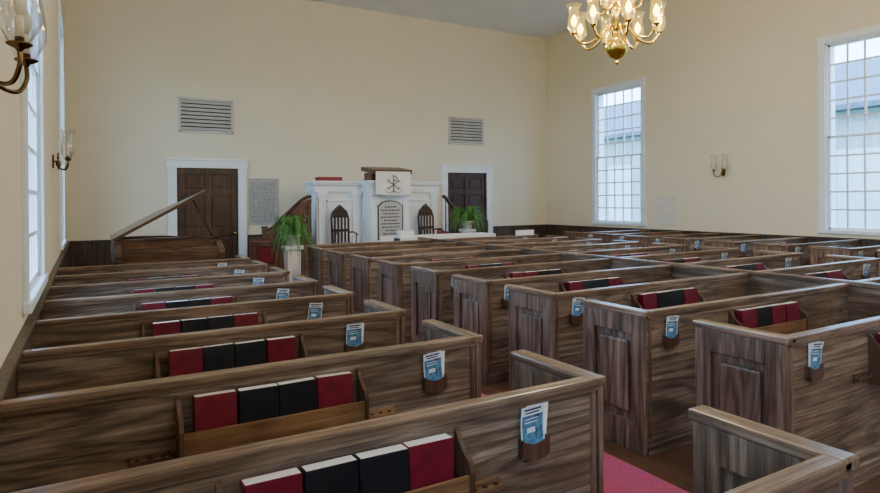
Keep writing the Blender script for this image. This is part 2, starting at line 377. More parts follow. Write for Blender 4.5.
def plaque(loc,w,h,rot,lab,cat,nm):
    e=empty(nm,loc,lab,cat,rot=rot)
    M=M_stone if w>0.6 else M_pot
    def fr(bm):
        t=0.03
        box(bm,-w/2,w/2,-0.02,0,0,t,0.004);box(bm,-w/2,w/2,-0.02,0,h-t,h,0.004);box(bm,-w/2,-w/2+t,-0.02,0,0,h,0.004);box(bm,w/2-t,w/2,-0.02,0,0,h,0.004)
    obj('frame',mesh('frame',fr,M),parent=e)
    def pn(bm):
        box(bm,-w/2+0.02,w/2-0.02,-0.012,-0.002,0.02,h-0.02)
        r=random.Random(3); st=0.042 if w>0.6 else 0.07
        for i in range(int((h-0.12)/st)):
            z=0.06+i*st; x=-w/2+0.06
            while x<w/2-0.09:
                l=r.uniform(0.03,0.1); box(bm,x,min(x+l,w/2-0.06),-0.0135,-0.012,z,z+0.010,mi=1); x+=l+0.025
    obj('panel',mesh('panel',pn,[M,M_ink if w>0.6 else M_vent]),parent=e)
plaque((3.49,YB,1.18),0.66,1.05,None,'gray framed plan hanging beside the door','wall plaque','wall_plaque')
plaque((XR,9.72,1.08),0.5,0.66,(0,0,math.radians(-90)),'small pale framed notice on the wall beside the window','wall plaque','framed_notice')

obj('ground',mesh('ground',lambda bm:box(bm,-60,70,-50,70,-0.4,-0.13),M_grass),label='lawn outside the church',cat='ground',kind='structure')
nb=empty('neighboring_building',(19,9,-0.13),'gray masonry building with slate roof outside the windows','building')
obj('building_walls',mesh('building_walls',lambda bm:box(bm,0,8,-14,14,0,4.4),M_side),parent=nb)
def rf(bm):
    prism(bm,[(-0.5,4.3),(-0.5,4.45),(4,6.5),(8.5,4.45),(8.5,4.3)],'y',-14.4,14.4)
obj('roof',mesh('roof',rf,M_roof),parent=nb)
def bwn(bm):
    for i in range(9):
        y=-12+i*3; box(bm,-0.03,0.0,y-0.6,y+0.6,0.9,3.2)
obj('building_windows',mesh('building_windows',bwn,M_bwin),parent=nb)

def runner(x0,x1,y0,y1,lab):
    obj('aisle_carpet',mesh('aisle_carpet',lambda bm:box(bm,x0,x1,y0,y1,0,0.012,0.004),M_carpet),label=lab,cat='carpet',group='aisle carpets')
runner(2.0,2.98,YN+0.1,9.4,'rose red carpet runner along the aisle')
runner(8.44,9.42,YN+0.1,11.3,'rose red carpet runner along the aisle')

# ------------------------------------------------------------------ pews
P=0.95; SP=0.92; Y0=1.90
def pk(bm):
    h=0.066
    top=[(h*math.cos(a),0.757+0.024*(abs(math.cos(a))**2)) for a in [math.pi*i/8 for i in range(0,9)]]
    bot=[(h*math.cos(a),0.720+0.026*math.sin(a)) for a in [math.pi+math.pi*i/8 for i in range(0,9)]]
    prism(bm,top+bot,'y',-0.048,-0.042)
    box(bm,-h,-h+0.01,-0.043,-0.016,0.715,0.778); box(bm,h-0.01,h,-0.043,-0.016,0.715,0.778); box(bm,-h+0.015,h-0.015,-0.043,-0.016,0.695,0.703)
pocket_me=mesh('leaflet_pocket',pk,M_pocket)
def pew_parts(L,ends,rc,D=0.53):
    parts=[]
    def back(bm):
        box(bm,0.0,L,-0.016,0.016,0.52,0.915,0.003); box(bm,0.0,L,-0.016,0.016,0.10,0.517,0.003)
        box(bm,0.0,L,-0.022,0.016,0.0,0.11,0.004)
    parts.append(('pew_back',mesh('pew_back',back,M_pew),None))
    def rail(bm):
        box(bm,-0.005,L+0.005,-0.034,0.034,0.918,P+0.004,0.010); box(bm,0,L,-0.026,0.026,0.900,0.918,0.004)
    parts.append(('top_rail',mesh('top_rail',rail,M_rail),None))
    for x,f in ends:
        def ep(bm):
            box(bm,x-0.006,x+0.006,0.0,D,0.0,0.915)
            for sgn in (1,-1):
                a,b=(x+0.006,x+0.036) if sgn>0 else (x-0.036,x-0.006)
                box(bm,a,b,-0.02,0.085,0,0.915,0.005); box(bm,a,b,D-0.085,D+0.02,0,0.915,0.005)
                box(bm,a,b,0.085,D-0.085,0.79,0.915,0.005); box(bm,a,b,0.085,D-0.085,0,0.20,0.005)
                if sgn==f:
                    c,d=(x+0.002,x+0.026) if sgn>0 else (x-0.026,x-0.002)
                    box(bm,c,d,0.13,D-0.13,0.25,0.74,0.018)
        parts.append(('end_panel',mesh('end_panel',ep,M_pewz),None))
        parts.append(('end_rail',mesh('end_rail',lambda bm:box(bm,x-0.044,x+0.044,-0.034,D+0.035,0.918,P+0.006,0.010),M_raily),None))
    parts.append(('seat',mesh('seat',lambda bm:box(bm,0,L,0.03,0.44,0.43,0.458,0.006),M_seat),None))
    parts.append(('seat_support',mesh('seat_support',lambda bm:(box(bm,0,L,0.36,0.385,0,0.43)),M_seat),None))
    W=0.41
    def rb(bm):
        box(bm,rc-W,rc+W,-0.122,-0.108,0.61,0.745,0.003); box(bm,rc-W,rc+W,-0.11,-0.016,0.61,0.622)
    parts.append(('rack_board',mesh('rack_board',rb,M_rack),'rack'))
    for sx in (-1,1):
        def br(bm):
            pr=[(-0.016,0.57),(-0.09,0.585),(-0.125,0.61),(-0.128,0.755),(-0.115,0.79),(-0.075,0.815),(-0.05,0.84),(-0.035,0.865),(-0.016,0.88)]
            xx=rc+sx*W; prism(bm,pr,'x',xx-0.009,xx+0.009)
        parts.append(('rack_bracket',mesh('rack_bracket',br,M_pocket),'rack'))
    for sx in (-1,1):
        def cup(bm):
            xc=rc+sx*(W+0.11); box(bm,xc-0.08,xc+0.08,-0.052,-0.016,0.625,0.644,0.004)
            box(bm,xc-0.08,xc+0.08,-0.026,-0.016,0.605,0.66,0.004)
            for k in (-1,0,1): lathe(bm,[(0.011,0),(0.011,0.002)],c=(xc+k*0.048,-0.038,0.6435),seg=12,mi=1)
        parts.append(('cup_holder',mesh('cup_holder',cup,[M_pocket if sx<0 else M_rack,M_dark]),None))
    px = (L-0.31) if ends[0][0]>0.1 else 0.21
    parts.append(('leaflet_pocket',pocket_me,None))
    return parts,rc,px
LX=XL+0.035
BLK={
 'wall_l':(LX,)+pew_parts(1.84-LX,[(1.84-LX,1)],1.045,D=0.49),
 'wall_n':(LX,)+pew_parts(1.88-LX,[(1.88-LX,1)],1.045,D=0.45),
 'cen_l':(3.20,)+pew_parts(2.50,[(0,-1)],1.27),
 'cen_n':(3.235,)+pew_parts(2.465,[(0,-1)],1.24,D=0.52),
 'cen_r':(5.745,)+pew_parts(2.50,[(2.50,1)],1.23),
 'wall_r':(9.56,)+pew_parts(XR-0.035-9.56,[(0,-1)],1.07),
}
LW='weathered brown wooden pew abutting the window wall'; LCN='weathered brown wooden pew with panelled aisle end'
LBL={'wall_l':LW,'wall_n':LW,'cen_l':LCN,'cen_n':LCN,'cen_r':LCN,'wall_r':LW}
cover_me={}
def bk_cover(bm):
    w,t,h=0.172,0.058,0.25
    box(bm,-w/2,w/2,-t/2,-t/2+0.004,0,h,0.001); box(bm,-w/2,w/2,t/2-0.004,t/2,0,h,0.001); box(bm,-w/2,-w/2+0.004,-t/2,t/2,0,h,0.001)
for k,m in (('r',M_red),('b',M_black)): cover_me[k]=mesh('hymnal',bk_cover,m)
pages_me=mesh('page_block',lambda bm:box(bm,-0.081,0.084,-0.0245,0.0245,0.004,0.2495),M_page)
def leaf_b(bm):
    n=10; H_=0.200; hw=0.055
    def yb(z): return -0.020*(max(0,z-0.09)/0.115)**2
    def strip(x0,x1,z0,z1,off,mi,seg):
        A=[];B=[]
        for i in range(seg+1):
            z=z0+(z1-z0)*i/seg
            A.append(bm.verts.new((x0,yb(z)+off,z))); B.append(bm.verts.new((x1,yb(z)+off,z)))
        for i in range(seg):
            f=bm.faces.new((A[i],B[i],B[i+1],A[i+1])); f.material_index=mi
    strip(-hw,hw,0,H_,-0.0022,0,n); strip(-hw,hw,0,H_,0.0,0,n)
    for x in (-hw,hw):
        for i in range(n):
            z=H_*i/n; z2=H_*(i+1)/n
            bm.faces.new([bm.verts.new(p) for p in ((x,yb(z),z),(x,yb(z)-0.0022,z),(x,yb(z2)-0.0022,z2),(x,yb(z2),z2))])
    strip(-0.043,0.040,0.183,0.191,-0.0030,1,2); strip(-0.036,0.030,0.171,0.177,-0.0030,1,2)
    strip(-0.050,0.050,0.03,0.163,-0.0030,2,6)
    r=random.Random(4)
    for i in range(2):
        z=0.134+i*0.013; strip(-0.034+r.uniform(-.008,.008),0.034+r.uniform(-.01,.01),z,z+0.004,-0.0036,0,1)
    strip(-0.028,0.012,0.095,0.115,-0.0036,0,1)
leaf_me=mesh('leaflet',leaf_b,[M_paper,M_ink,M_blue])
leaf2_me=mesh('leaflet_plain',lambda bm:box(bm,-0.052,0.052,-0.002,0.002,0,0.203,mi=0),[M_page])
def make_pew(blk,k):
    x0,parts,rc,px=BLK[blk]; y=Y0+SP*k
    if blk=='wall_n': y-=0.03
    px=px+({0:-0.035,1:0.045,2:-0.03}.get(k,0) if blk=='wall_l' else 0)
    e=empty('pew',(x0,y,0),LBL[blk],'pew','wooden church pews')
    rk=None
    for nm,me,gr in parts:
        par=e
        if gr=='rack':
            if rk is None:
                rk=obj('book_rack',me,parent=e); continue
            par=rk
        obj(nm,me,parent=par,loc=(px,0,0) if nm=='leaflet_pocket' else (0,0,0))
    r=random.Random((ord(blk[0])*7+ord(blk[-1])+k*13))
    pat=r.choice(['rbbr','rbbr','rbbr','rrbb','rbrr']) if blk[:4]!='wall' else 'rbbr'
    for i,c in enumerate(pat):
        bx_=x0+rc-0.268+i*0.1785+r.uniform(-0.002,0.002)
        b=obj('hymnal',cover_me[c],loc=(bx_,y-0.074,0.628),rot=(math.radians(-3+r.uniform(-2.0,2.0)),math.radians(r.uniform(-0.8,0.8)),math.radians(r.uniform(-1.5,1.5))),
              label=('maroon' if c=='r' else 'black')+' cloth hymnal standing in the pew rack',cat='book',group='hymnals in the pew racks')
        obj('page_block',pages_me,parent=b)
    xx=x0+px
    obj('leaflet',leaf_me,loc=(xx+r.uniform(-0.004,0.004),y-0.0365,0.706),rot=(math.radians(-3),math.radians(r.uniform(-6,9)),0),label='white and blue printed leaflet in wooden pocket',cat='leaflet',group='leaflets in the pew pockets')
    if k<5: obj('leaflet',leaf2_me,loc=(xx+0.003,y-0.028,0.708),rot=(math.radians(-1.5),math.radians(r.uniform(3,7)),0),label='plain white folded leaflet behind another in pocket',cat='leaflet',group='leaflets in the pew pockets')
make_pew('wall_n',-1)
for k in range(0,8): make_pew('wall_l',k)
make_pew('cen_n',0)
for k in range(1,10): make_pew('cen_l',k)
for k in range(0,10): make_pew('cen_r',k)
for k in range(0,10): make_pew('wall_r',k)
pt=empty('pew_partition',(5.7225,Y0-0.02,0),'long low wooden partition between the center pews','partition')
obj('partition_board',mesh('partition_board',lambda bm:box(bm,-0.016,0.016,0,SP*9+0.56,0,0.93),M_pewy),parent=pt)
obj('partition_rail',mesh('partition_rail',lambda bm:box(bm,-0.034,0.034,-0.02,SP*9+0.58,0.93,0.972,0.01),M_raily),parent=pt)

# ------------------------------------------------------------------ chancel platform
pf=empty('chancel_platform',(5.72,12.75,0),'raised carpeted wooden platform beneath the pulpit','platform')
obj('platform_base',mesh('platform_base',lambda bm:box(bm,-1.55,1.55,-1.15,1.21,0,0.32),M_stair),parent=pf)
obj('platform_carpet',mesh('platform_carpet',lambda bm:box(bm,-1.56,1.56,-1.17,1.21,0.32,0.35,0.005),M_carpet),parent=pf)

pu=empty('pulpit',(5.74,12.6,0.35),'white painted pulpit desk with pilasters and cornice','pulpit')
pu.scale=(0.965,1,1)
def pbody(bm):
    z1=1.72
    box(bm,-1.53,1.53,0.02,0.62,0,z1); box(bm,-0.46,0.46,-0.5,0.05,0,z1)
    box(bm,-1.56,1.56,-0.03,0.64,0,0.18,0.01); box(bm,-0.51,0.51,-0.55,0.0,0,0.18,0.01)
    for x0,x1 in ((-1.30,-0.74),(0.74,1.30)):
        box(bm,x0,x1,-0.015,0.03,0.35,0.39,0.006);box(bm,x0,x1,-0.015,0.03,1.34,1.38,0.006);box(bm,x0,x0+0.04,-0.015,0.03,0.35,1.38,0.006);box(bm,x1-0.04,x1,-0.015,0.03,0.35,1.38,0.006)
obj('pulpit_body',mesh('pulpit_body',pbody,M_white),parent=pu)
def pcor(bm):
    for i,(o,za,zb) in enumerate(((0.04,1.55,1.60),(0.03,1.60,1.70),(0.08,1.70,1.74),(0.11,1.74,1.79))):
        box(bm,-1.55-o,1.55+o,-o,0.62+o*0.3,za,zb,0.006); box(bm,-0.46-o,0.46+o,-0.5-o,0.0,za,zb,0.006)
obj('cornice',mesh('cornice',pcor,M_white),parent=pu)
def pil(bm):
    box(bm,-0.10,0.10,-0.06,0.03,0,0.22,0.006); box(bm,-0.075,0.075,-0.045,0.03,0.22,1.42,0.006); box(bm,-0.10,0.10,-0.06,0.03,1.42,1.47,0.006);box(bm,-0.12,0.12,-0.08,0.03,1.47,1.55,0.006)
    for k in (-0.04,0,0.04): box(bm,k-0.008,k+0.008,-0.055,-0.04,0.3,1.36,0.003)
pilm=mesh('pilaster',pil,M_white)
for x in (-1.42,-0.62,0.62,1.42): obj('pilaster',pilm,parent=pu,loc=(x,0,0))
for x in (-0.40,0.40): obj('pilaster',pilm,parent=pu,loc=(x,-0.5,0))
def tab(bm):
    def arch(w,z0,z1,rise):
        return [(-w,z0),(w,z0),(w,z1-rise)]+[(w*0.85*math.cos(a),z1-rise+rise*math.sin(a)) for a in [math.pi*i/10 for i in range(0,11)]]+[(-w,z1-rise)]
    prism(bm,arch(0.31,0.50,1.36,0.10),'y',-0.535,-0.5,mi=1)
    prism(bm,arch(0.285,0.53,1.335,0.09),'y',-0.545,-0.53,mi=0)
    r=random.Random(5)
    for i in range(9):
        z=1.20-i*0.073; hw=(0.14,0.23,0.20,0.24,0.17,0.24,0.22,0.13,0.19)[i]; x=-hw
        while x<hw-0.02:
            l=r.uniform(0.025,0.07); box(bm,x,min(x+l,hw),-0.547,-0.544,z,z+0.028,mi=1); x+=l+0.015
obj('inscription_tablet',mesh('inscription_tablet',tab,[M_tab,M_ink]),parent=pu,label='gray tablet with dark lettering in dark frame')
lc=empty('lectern',(5.74,12.32,2.14),'wooden lectern top draped with a white cloth','lectern')
def lt(bm):
    box(bm,-0.42,0.42,-0.22,0.20,0.0,0.18,0.01)
    box(bm,-0.47,0.47,-0.40,0.27,0.19,0.285,0.014,rot=Matrix.Rotation(math.radians(8),3,'X'),piv=(0,0,0.2))
obj('lectern_desk',mesh('lectern_desk',lt,M_stair),parent=lc)
cl=empty('altar_cloth',(5.74,12.32,2.14),'white pulpit cloth with straight hem and gold emblem','cloth')
def clo(bm):
    prism(bm,[(-0.41,0.19),(0.41,0.19),(0.415,-0.30),(0.0,-0.33),(-0.415,-0.30)],'y',-0.424,-0.414)
obj('cloth_panel',mesh('cloth_panel',clo,M_cloth),parent=cl)
def emb(bm):
    Y=-0.428
    tube(bm,[(0,Y,-0.25),(0,Y,0.10)],0.014,6)
    tube(bm,[(-0.13,Y,-0.18),(0.13,Y,-0.01)],0.012,6); tube(bm,[(0.13,Y,-0.18),(-0.13,Y,-0.01)],0.012,6)
    tube(bm,[(0,Y,0.095),(0.06,Y,0.088),(0.08,Y,0.045),(0.06,Y,0.005),(0,Y,-0.01)],0.013,6)
    tube(bm,[(-0.06,Y,-0.25),(0.06,Y,-0.25)],0.011,5); tube(bm,[(-0.05,Y,0.10),(0.0,Y,0.10)],0.010,5)
    for s in (-1,1):
        tube(bm,[(s*0.10,Y,-0.20),(s*0.16,Y,-0.15)],0.010,5); tube(bm,[(s*0.10,Y,0.02),(s*0.16,Y,-0.04)],0.010,5)
        tube(bm,[(s*0.05,Y,-0.28),(s*0.15,Y,-0.26),(s*0.20,Y,-0.20)],0.006,5)
obj('emblem',mesh('emblem',emb,M_embl),parent=cl,label='gray-gold monogram emblem')
bb=empty('bible',(4.62,12.85,2.14),'closed thick red Bible lying on the pulpit ledge','book')
obj('cover',mesh('cover',lambda bm:(box(bm,-0.26,0.26,-0.15,0.15,0,0.02,0.003),box(bm,-0.26,0.26,-0.15,0.15,0.07,0.09,0.003),box(bm,-0.26,-0.24,-0.15,0.15,0,0.09,0.003),box(bm,0.24,0.26,-0.15,0.15,0,0.09,0.003)),M_bred),parent=bb)
obj('page_block',mesh('page_block2',lambda bm:box(bm,-0.24,0.24,-0.145,0.14,0.02,0.07),M_bred),parent=bb)

def chair_meshes():
    d={}
    d['seat']=(mesh('seat',lambda bm:box(bm,-0.22,0.22,-0.22,0.22,0.43,0.47,0.012),M_walnut),[(0,0,0)])
    leg=mesh('leg',lambda bm:lathe(bm,[(0.02,0),(0.028,0.1),(0.018,0.2),(0.03,0.3),(0.024,0.43)],seg=10),M_walnutz)
    d['leg']=(leg,[(-0.18,-0.18,0),(0.18,-0.18,0),(-0.18,0.18,0),(0.18,0.18,0)])
    def bk(bm):
        for s in (-1,1):
            tube(bm,[(s*0.18,0.20,0.45),(s*0.19,0.24,0.98),(s*0.15,0.25,1.12),(s*0.07,0.255,1.20),(0,0.26,1.26)],0.023,8)
        for x in (-0.115,-0.038,0.038,0.115):
            box(bm,x-0.022,x+0.022,0.228,0.246,0.47,1.10,0.004)
        box(bm,-0.18,0.18,0.222,0.255,0.70,0.76,0.004)
        prism(bm,[(-0.175,1.00),(0.175,1.00),(0.14,1.12),(0.07,1.19),(0,1.24),(-0.07,1.19),(-0.14,1.12)],'y',0.238,0.258)
    d['backrest']=(mesh('backrest',bk,M_walnut),[(0,0,0)])
    am=mesh('armrest',lambda bm:(tube(bm,catmull([(0,0.22,0.68),(0,0.0,0.70),(0,-0.20,0.67),(0,-0.22,0.64)],5),0.017,8),tube(bm,[(0,-0.17,0.45),(0,-0.17,0.67)],0.014,8)),M_walnut)
    d['armrest']=(am,[(-0.20,0,0),(0.20,0,0)])
    return d
CH=chair_meshes()
for x,y in ((4.66,12.05),(6.74,12.05)):
    e=empty('armchair',(x,y,0.35),'dark wooden high-backed armchair beside the pulpit','chair','pulpit armchairs')
    for nm,(me,locs) in CH.items():
        for l in locs: obj(nm,me,parent=e,loc=l)

def stair(cx,sgn,lab):
    e=empty('pulpit_stair',(cx,13.0,0),lab,'staircase','pulpit stairs')
    def st(bm):
        for i in range(5):
            a,b=sorted((sgn*(1.2-i*0.24),0)) ; box(bm,a,b,-0.42,0.5,i*0.19,(i+1)*0.19,0.004)
    obj('steps',mesh('steps',st,M_stair if sgn<0 else M_carpet),parent=e)
    TOP=catmull([(-0.95,0,1.16),(-0.82,0,1.22),(-0.55,0,1.47),(-0.28,0,1.72),(-0.14,0,1.82),(0,0,1.86)],6)
    if sgn<0:
        def pn(bm):
            poly=[(-0.95,0.0)]+[(p.x,p.z-0.10) for p in TOP]+[(0,0.0)]
            prism(bm,poly,'y',-0.46,-0.43)
            for x in (-0.90,-0.62,-0.33,-0.05):
                zt=min(TOP,key=lambda p:abs(p.x-x)).z-0.11
                box(bm,x-0.035,x+0.035,-0.485,-0.46,0,zt,0.005)
            band=[(p.x,p.z-0.10) for p in TOP]+[(p.x,p.z-0.20) for p in TOP[::-1]]
            prism(bm,band,'y',-0.482,-0.46)
            box(bm,-1.30,-0.93,-0.46,-0.43,0,0.93)
            for x in (-1.26,-1.0): box(bm,x-0.035,x+0.035,-0.48,-0.46,0,0.93,0.005)
            for za in (0.08,0.86): box(bm,-1.30,0,-0.479,-0.46,za,za+0.08,0.005)
        obj('side_panel',mesh('side_panel',pn,M_stair),parent=e)
        obj('newel_post',mesh('newel_post',lambda bm:(box(bm,-1.03,-0.94,-0.495,-0.405,0,1.16,0.008),box(bm,-1.045,-0.925,-0.51,-0.39,1.16,1.20,0.01)),M_stair),parent=e)
        obj('handrail',mesh('handrail',lambda bm:(tube(bm,[(p.x,-0.445,p.z-0.05) for p in TOP],0.035,10),box(bm,-1.32,-1.0,-0.48,-0.41,0.94,0.98,0.01)),M_walnut),parent=e)
    else:
        TR=catmull([(0.0,0,1.80),(0.08,0,1.76),(0.22,0,1.60),(0.48,0,1.38),(0.80,0,1.28),(1.24,0,1.20)],6)
        def bal(bm):
            for k in range(11):
                x=0.08+k*0.11; zt=min(TR,key=lambda p:abs(p.x-x)).z
                lathe(bm,[(0.014,0),(0.026,0.1),(0.016,0.25),(0.014,zt-0.35)],c=(x,-0.45,0.35),seg=8)
            box(bm,1.2,1.28,-0.49,-0.41,0,1.2,0.01)
            box(bm,0,1.2,-0.46,-0.42,0.2,0.4)
        obj('balusters',mesh('balusters',bal,M_walnutz),parent=e)
        obj('handrail',mesh('handrail',lambda bm:tube(bm,[(p.x,-0.45,p.z) for p in TR],0.042,10),M_walnut),parent=e)
stair(4.12,-1,'brown wooden stair with solid curved side panel')
stair(7.35,1,'dark wooden stair with balusters and sloping handrail')

ct=empty('communion_table',(6.55,11.2,0),'long communion table with white cloth top','table')
obj('table_cloth',mesh('table_cloth',lambda bm:(box(bm,-1.15,1.15,-0.3,0.3,0.94,0.97,0.008),box(bm,-1.16,1.16,-0.31,-0.30,0.80,0.965,0.002),box(bm,-1.16,1.16,0.30,0.31,0.80,0.965,0.002)),M_cloth),parent=ct)
obj('table_frame',mesh('table_frame',lambda bm:box(bm,-1.12,1.12,-0.27,0.27,0.80,0.94),M_walnut),parent=ct)
lgm=mesh('leg2',lambda bm:lathe(bm,[(0.03,0),(0.05,0.08),(0.035,0.15),(0.05,0.4),(0.035,0.7),(0.05,0.8)],seg=12),M_walnutz)
for x in (-1.05,1.05):
    for y in (-0.22,0.22): obj('leg',lgm,parent=ct,loc=(x,y,0))
def papers(loc,w,h,lab):
    e=empty('paper_stack',loc,lab,'papers','white paper stacks')
    def b(bm):
        for i in range(5): box(bm,-w/2+random.uniform(-.01,.01),w/2+random.uniform(-.01,.01),-0.1,0.1,i*h/5,(i+1)*h/5-0.002)
    obj('sheets',mesh('sheets',b,M_page),parent=e)
papers((5.62,11.1,0.97),0.30,0.12,'stack of white papers lying on communion table')
sh=empty('standing_card',(5.15,11.0,0),'white standing sign card on thin stand','sign card')
obj('card',mesh('card',lambda bm:box(bm,-0.15,0.15,-0.01,0.01,0.80,1.0,0.003),M_white),parent=sh)
obj('stand',mesh('stand',lambda bm:lathe(bm,[(0.14,0),(0.14,0.02),(0.015,0.04),(0.015,0.81)],seg=16),M_walnut),parent=sh)
bx2=empty('offering_box',(7.95,10.18,0.954),'small white box standing on the pew rail','box')
obj('box_body',mesh('box_body',lambda bm:box(bm,-0.22,0.22,-0.03,0.03,0,0.09,0.004),M_page),parent=bx2)
obj('box_lid',mesh('box_lid',lambda bm:box(bm,-0.225,0.225,-0.034,0.034,0.09,0.105,0.003),M_white),parent=bx2)

rc=empty('side_chair',(2.66,10.75,0),'red upholstered wooden chair by the stair','chair',rot=(0,0,math.radians(-25)))
obj('seat',mesh('seat_r',lambda bm:box(bm,-0.25,0.25,-0.24,0.24,0.42,0.52,0.03),M_uph),parent=rc)
obj('backrest',mesh('backrest_r',lambda bm:(box(bm,-0.15,0.15,0.205,0.245,0.60,0.90,0.02)),M_uph),parent=rc)
def rfr(bm):
    box(bm,-0.25,-0.18,0.19,0.25,0,0.98,0.008); box(bm,0.18,0.25,0.19,0.25,0,0.98,0.008); box(bm,-0.25,0.25,0.19,0.25,0.90,1.00,0.01)
    box(bm,-0.25,0.25,-0.24,-0.21,0.36,0.42);box(bm,-0.25,-0.22,-0.22,0.22,0.36,0.42);box(bm,0.22,0.25,-0.22,0.22,0.36,0.42)
obj('chair_frame',mesh('chair_frame',rfr,M_stair),parent=rc)
for x in (-0.22,0.22): obj('leg',mesh('leg3',lambda bm:box(bm,-0.02,0.02,-0.02,0.02,0,0.38,0.005),M_stair),parent=rc,loc=(x,-0.21,0))

def fern(loc,R,rise,droop,seed,nf,lab,stand):
    e=empty('potted_fern',loc,lab,'plant','potted ferns')
    obj('pot',mesh('pot',lambda bm:lathe(bm,[(0.09,0),(0.13,0.15),(0.145,0.15),(0.145,0.18),(0.12,0.18),(0.11,0.15)],seg=20),M_pot),parent=e)
    obj('soil',mesh('soil',lambda bm:lathe(bm,[(0.118,0),(0.118,0.01)],c=(0,0,0.148),seg=18),M_soil),parent=e)
    def fo(bm):
        r=random.Random(seed)
        for i in range(nf):
            a=r.uniform(0,2*math.pi); el=r.random(); L=R*r.uniform(0.75,1.25)
            d=Vector((math.cos(a),math.sin(a),0))
            A=rise*(1.3+1.9*el); B=A+droop*(1-el)*r.uniform(0.7,1.2)-rise*el*0.5
            pts=[]; NS=18
            for k in range(NS+1):
                t=k/NS
                pts.append(Vector((0,0,0.15))+d*(L*(1-(1-t)**1.4)*(1-0.20*el))+Vector((0,0,A*t-B*t*t)))
            side=Vector((-d.y,d.x,0))
            tube(bm,pts,0.0025,3)
            for k in range(1,NS+1):
                t=k/NS; w=0.042*math.sin(math.pi*(0.15+0.82*t))+0.006
                p=pts[k]; fw=(pts[k]-pts[k-1]).normalized()
                for s in (-1,1):
                    tip=p+side*s*w+fw*0.014+Vector((0,0,-0.006+r.uniform(-0.010,0.010)))
                    v=[bm.verts.new(p+fw*0.006),bm.verts.new(p-fw*0.005),bm.verts.new((p+tip)/2-fw*0.005),bm.verts.new(tip),bm.verts.new((p+tip)/2+fw*0.007)]
                    bm.faces.new(v)
    obj('fronds',mesh('fronds',fo,M_fern),parent=e,kind='stuff')
    st=empty('plant_stand',(loc[0],loc[1],0),stand,'plant stand','plant stands')
    h=loc[2]
    obj('column',mesh('column',lambda bm:(box(bm,-0.14,0.14,-0.14,0.14,0,0.1,0.006),box(bm,-0.11,0.11,-0.11,0.11,0.1,h-0.06,0.006)),M_pot),parent=st)
    obj('stand_top',mesh('stand_top',lambda bm:box(bm,-0.15,0.15,-0.15,0.15,h-0.06,h,0.008),M_pot),parent=st)
fern((2.91,9.85,0.98),0.32,0.38,0.36,11,120,'drooping green fern in white pot on pedestal','white square pedestal holding a fern by stairs')
fern((7.66,11.95,1.03),0.44,0.42,0.30,12,120,'bushy green fern in white pot beside doorway','white square pedestal holding a fern near doorway')

# ------------------------------------------------------------------ piano
pn=empty('grand_piano',(0.35,9.95,0),'walnut grand piano with its lid propped open','piano')
Wp=1.52
out=[(0,0.28),(Wp,0.28),(Wp,0.75)]+[(p.x,p.y) for p in catmull([(Wp,0.75,0),(1.44,1.05,0),(1.17,1.3,0),(0.98,1.6,0),(0.85,1.82,0),(0.5,1.95,0),(0.15,1.92,0)],4)][1:]+[(0,1.85)]
def rim(bm):
    n=len(out); c=Vector((0.6,0.95))
    inn=[]
    for p in out:
        v=Vector(p)-c; inn.append(tuple(c+v*(1-0.045/v.length)))
    A=[bm.verts.new((p[0],p[1],0.78)) for p in out]; B=[bm.verts.new((p[0],p[1],1.12)) for p in out]
    C=[bm.verts.new((p[0],p[1],1.12)) for p in inn]; D=[bm.verts.new((p[0],p[1],1.0)) for p in inn]
    for i in range(n):
        j=(i+1)%n
        bm.faces.new((A[i],A[j],B[j],B[i])); bm.faces.new((B[i],B[j],C[j],C[i])); bm.faces.new((C[i],C[j],D[j],D[i]))
    bm.faces.new(A[::-1]); f=bm.faces.new(D)
    for xa,xb in ((0,0.09),(Wp-0.09,Wp)):
        prism(bm,[(0.0,0.78),(0.0,0.92),(0.03,0.98),(0.10,1.0),(0.20,1.06),(0.30,1.10),(0.30,0.78)],'x',xa,xb)
    box(bm,0.0,Wp,0.0,0.3,0.76,0.84,0.006)
obj('piano_case',mesh('piano_case',rim,M_piano),parent=pn)
obj('soundboard',mesh('soundboard',lambda bm:prism(bm,[(0.6+(p[0]-0.6)*0.94,0.95+(p[1]-0.95)*0.94) for p in out],'z',1.002,1.012),M_gold),parent=pn)
obj('fallboard',mesh('fallboard',lambda bm:(box(bm,0.09,Wp-0.09,0.03,0.06,0.84,0.97,0.01),box(bm,0.09,Wp-0.09,0.04,0.29,0.96,0.985,0.01,rot=Matrix.Rotation(math.radians(16),3,'X'),piv=(0,0.04,0.97))),M_piano),parent=pn)
obj('music_desk',mesh('music_desk',lambda bm:(box(bm,0.1,Wp-0.1,0.30,0.62,1.121,1.14,0.004),box(bm,0.4,1.1,0.36,0.58,1.14,1.155,0.004)),M_walnut),parent=pn)
ld=obj('piano_lid',mesh('piano_lid',lambda bm:prism(bm,[(p[0],max(p[1],0.30)) for p in out],'z',0.0,0.024),M_lid),parent=pn,loc=(0,0,1.125),rot=(0,math.radians(-29),0))
obj('lid_flap',mesh('lid_flap',lambda bm:box(bm,0,Wp,0.30,0.65,0.026,0.045,0.004),M_lid),parent=ld)
obj('lid_prop',mesh('lid_prop',lambda bm:tube(bm,[(1.46,0.7,1.12),(1.14,0.6,1.75)],0.012,8),M_walnut),parent=pn)
pl=mesh('piano_leg',lambda bm:(box(bm,-0.07,0.07,-0.07,0.07,0.70,0.78,0.008),lathe(bm,[(0.035,0.05),(0.035,0.12),(0.05,0.2),(0.065,0.60),(0.06,0.70)],seg=12),lathe(bm,[(0.03,0),(0.03,0.05)],seg=10)),M_piano)
for l in ((0.12,0.15,0),(Wp-0.12,0.15,0),(0.5,1.75,0)): obj('leg',pl,parent=pn,loc=l)
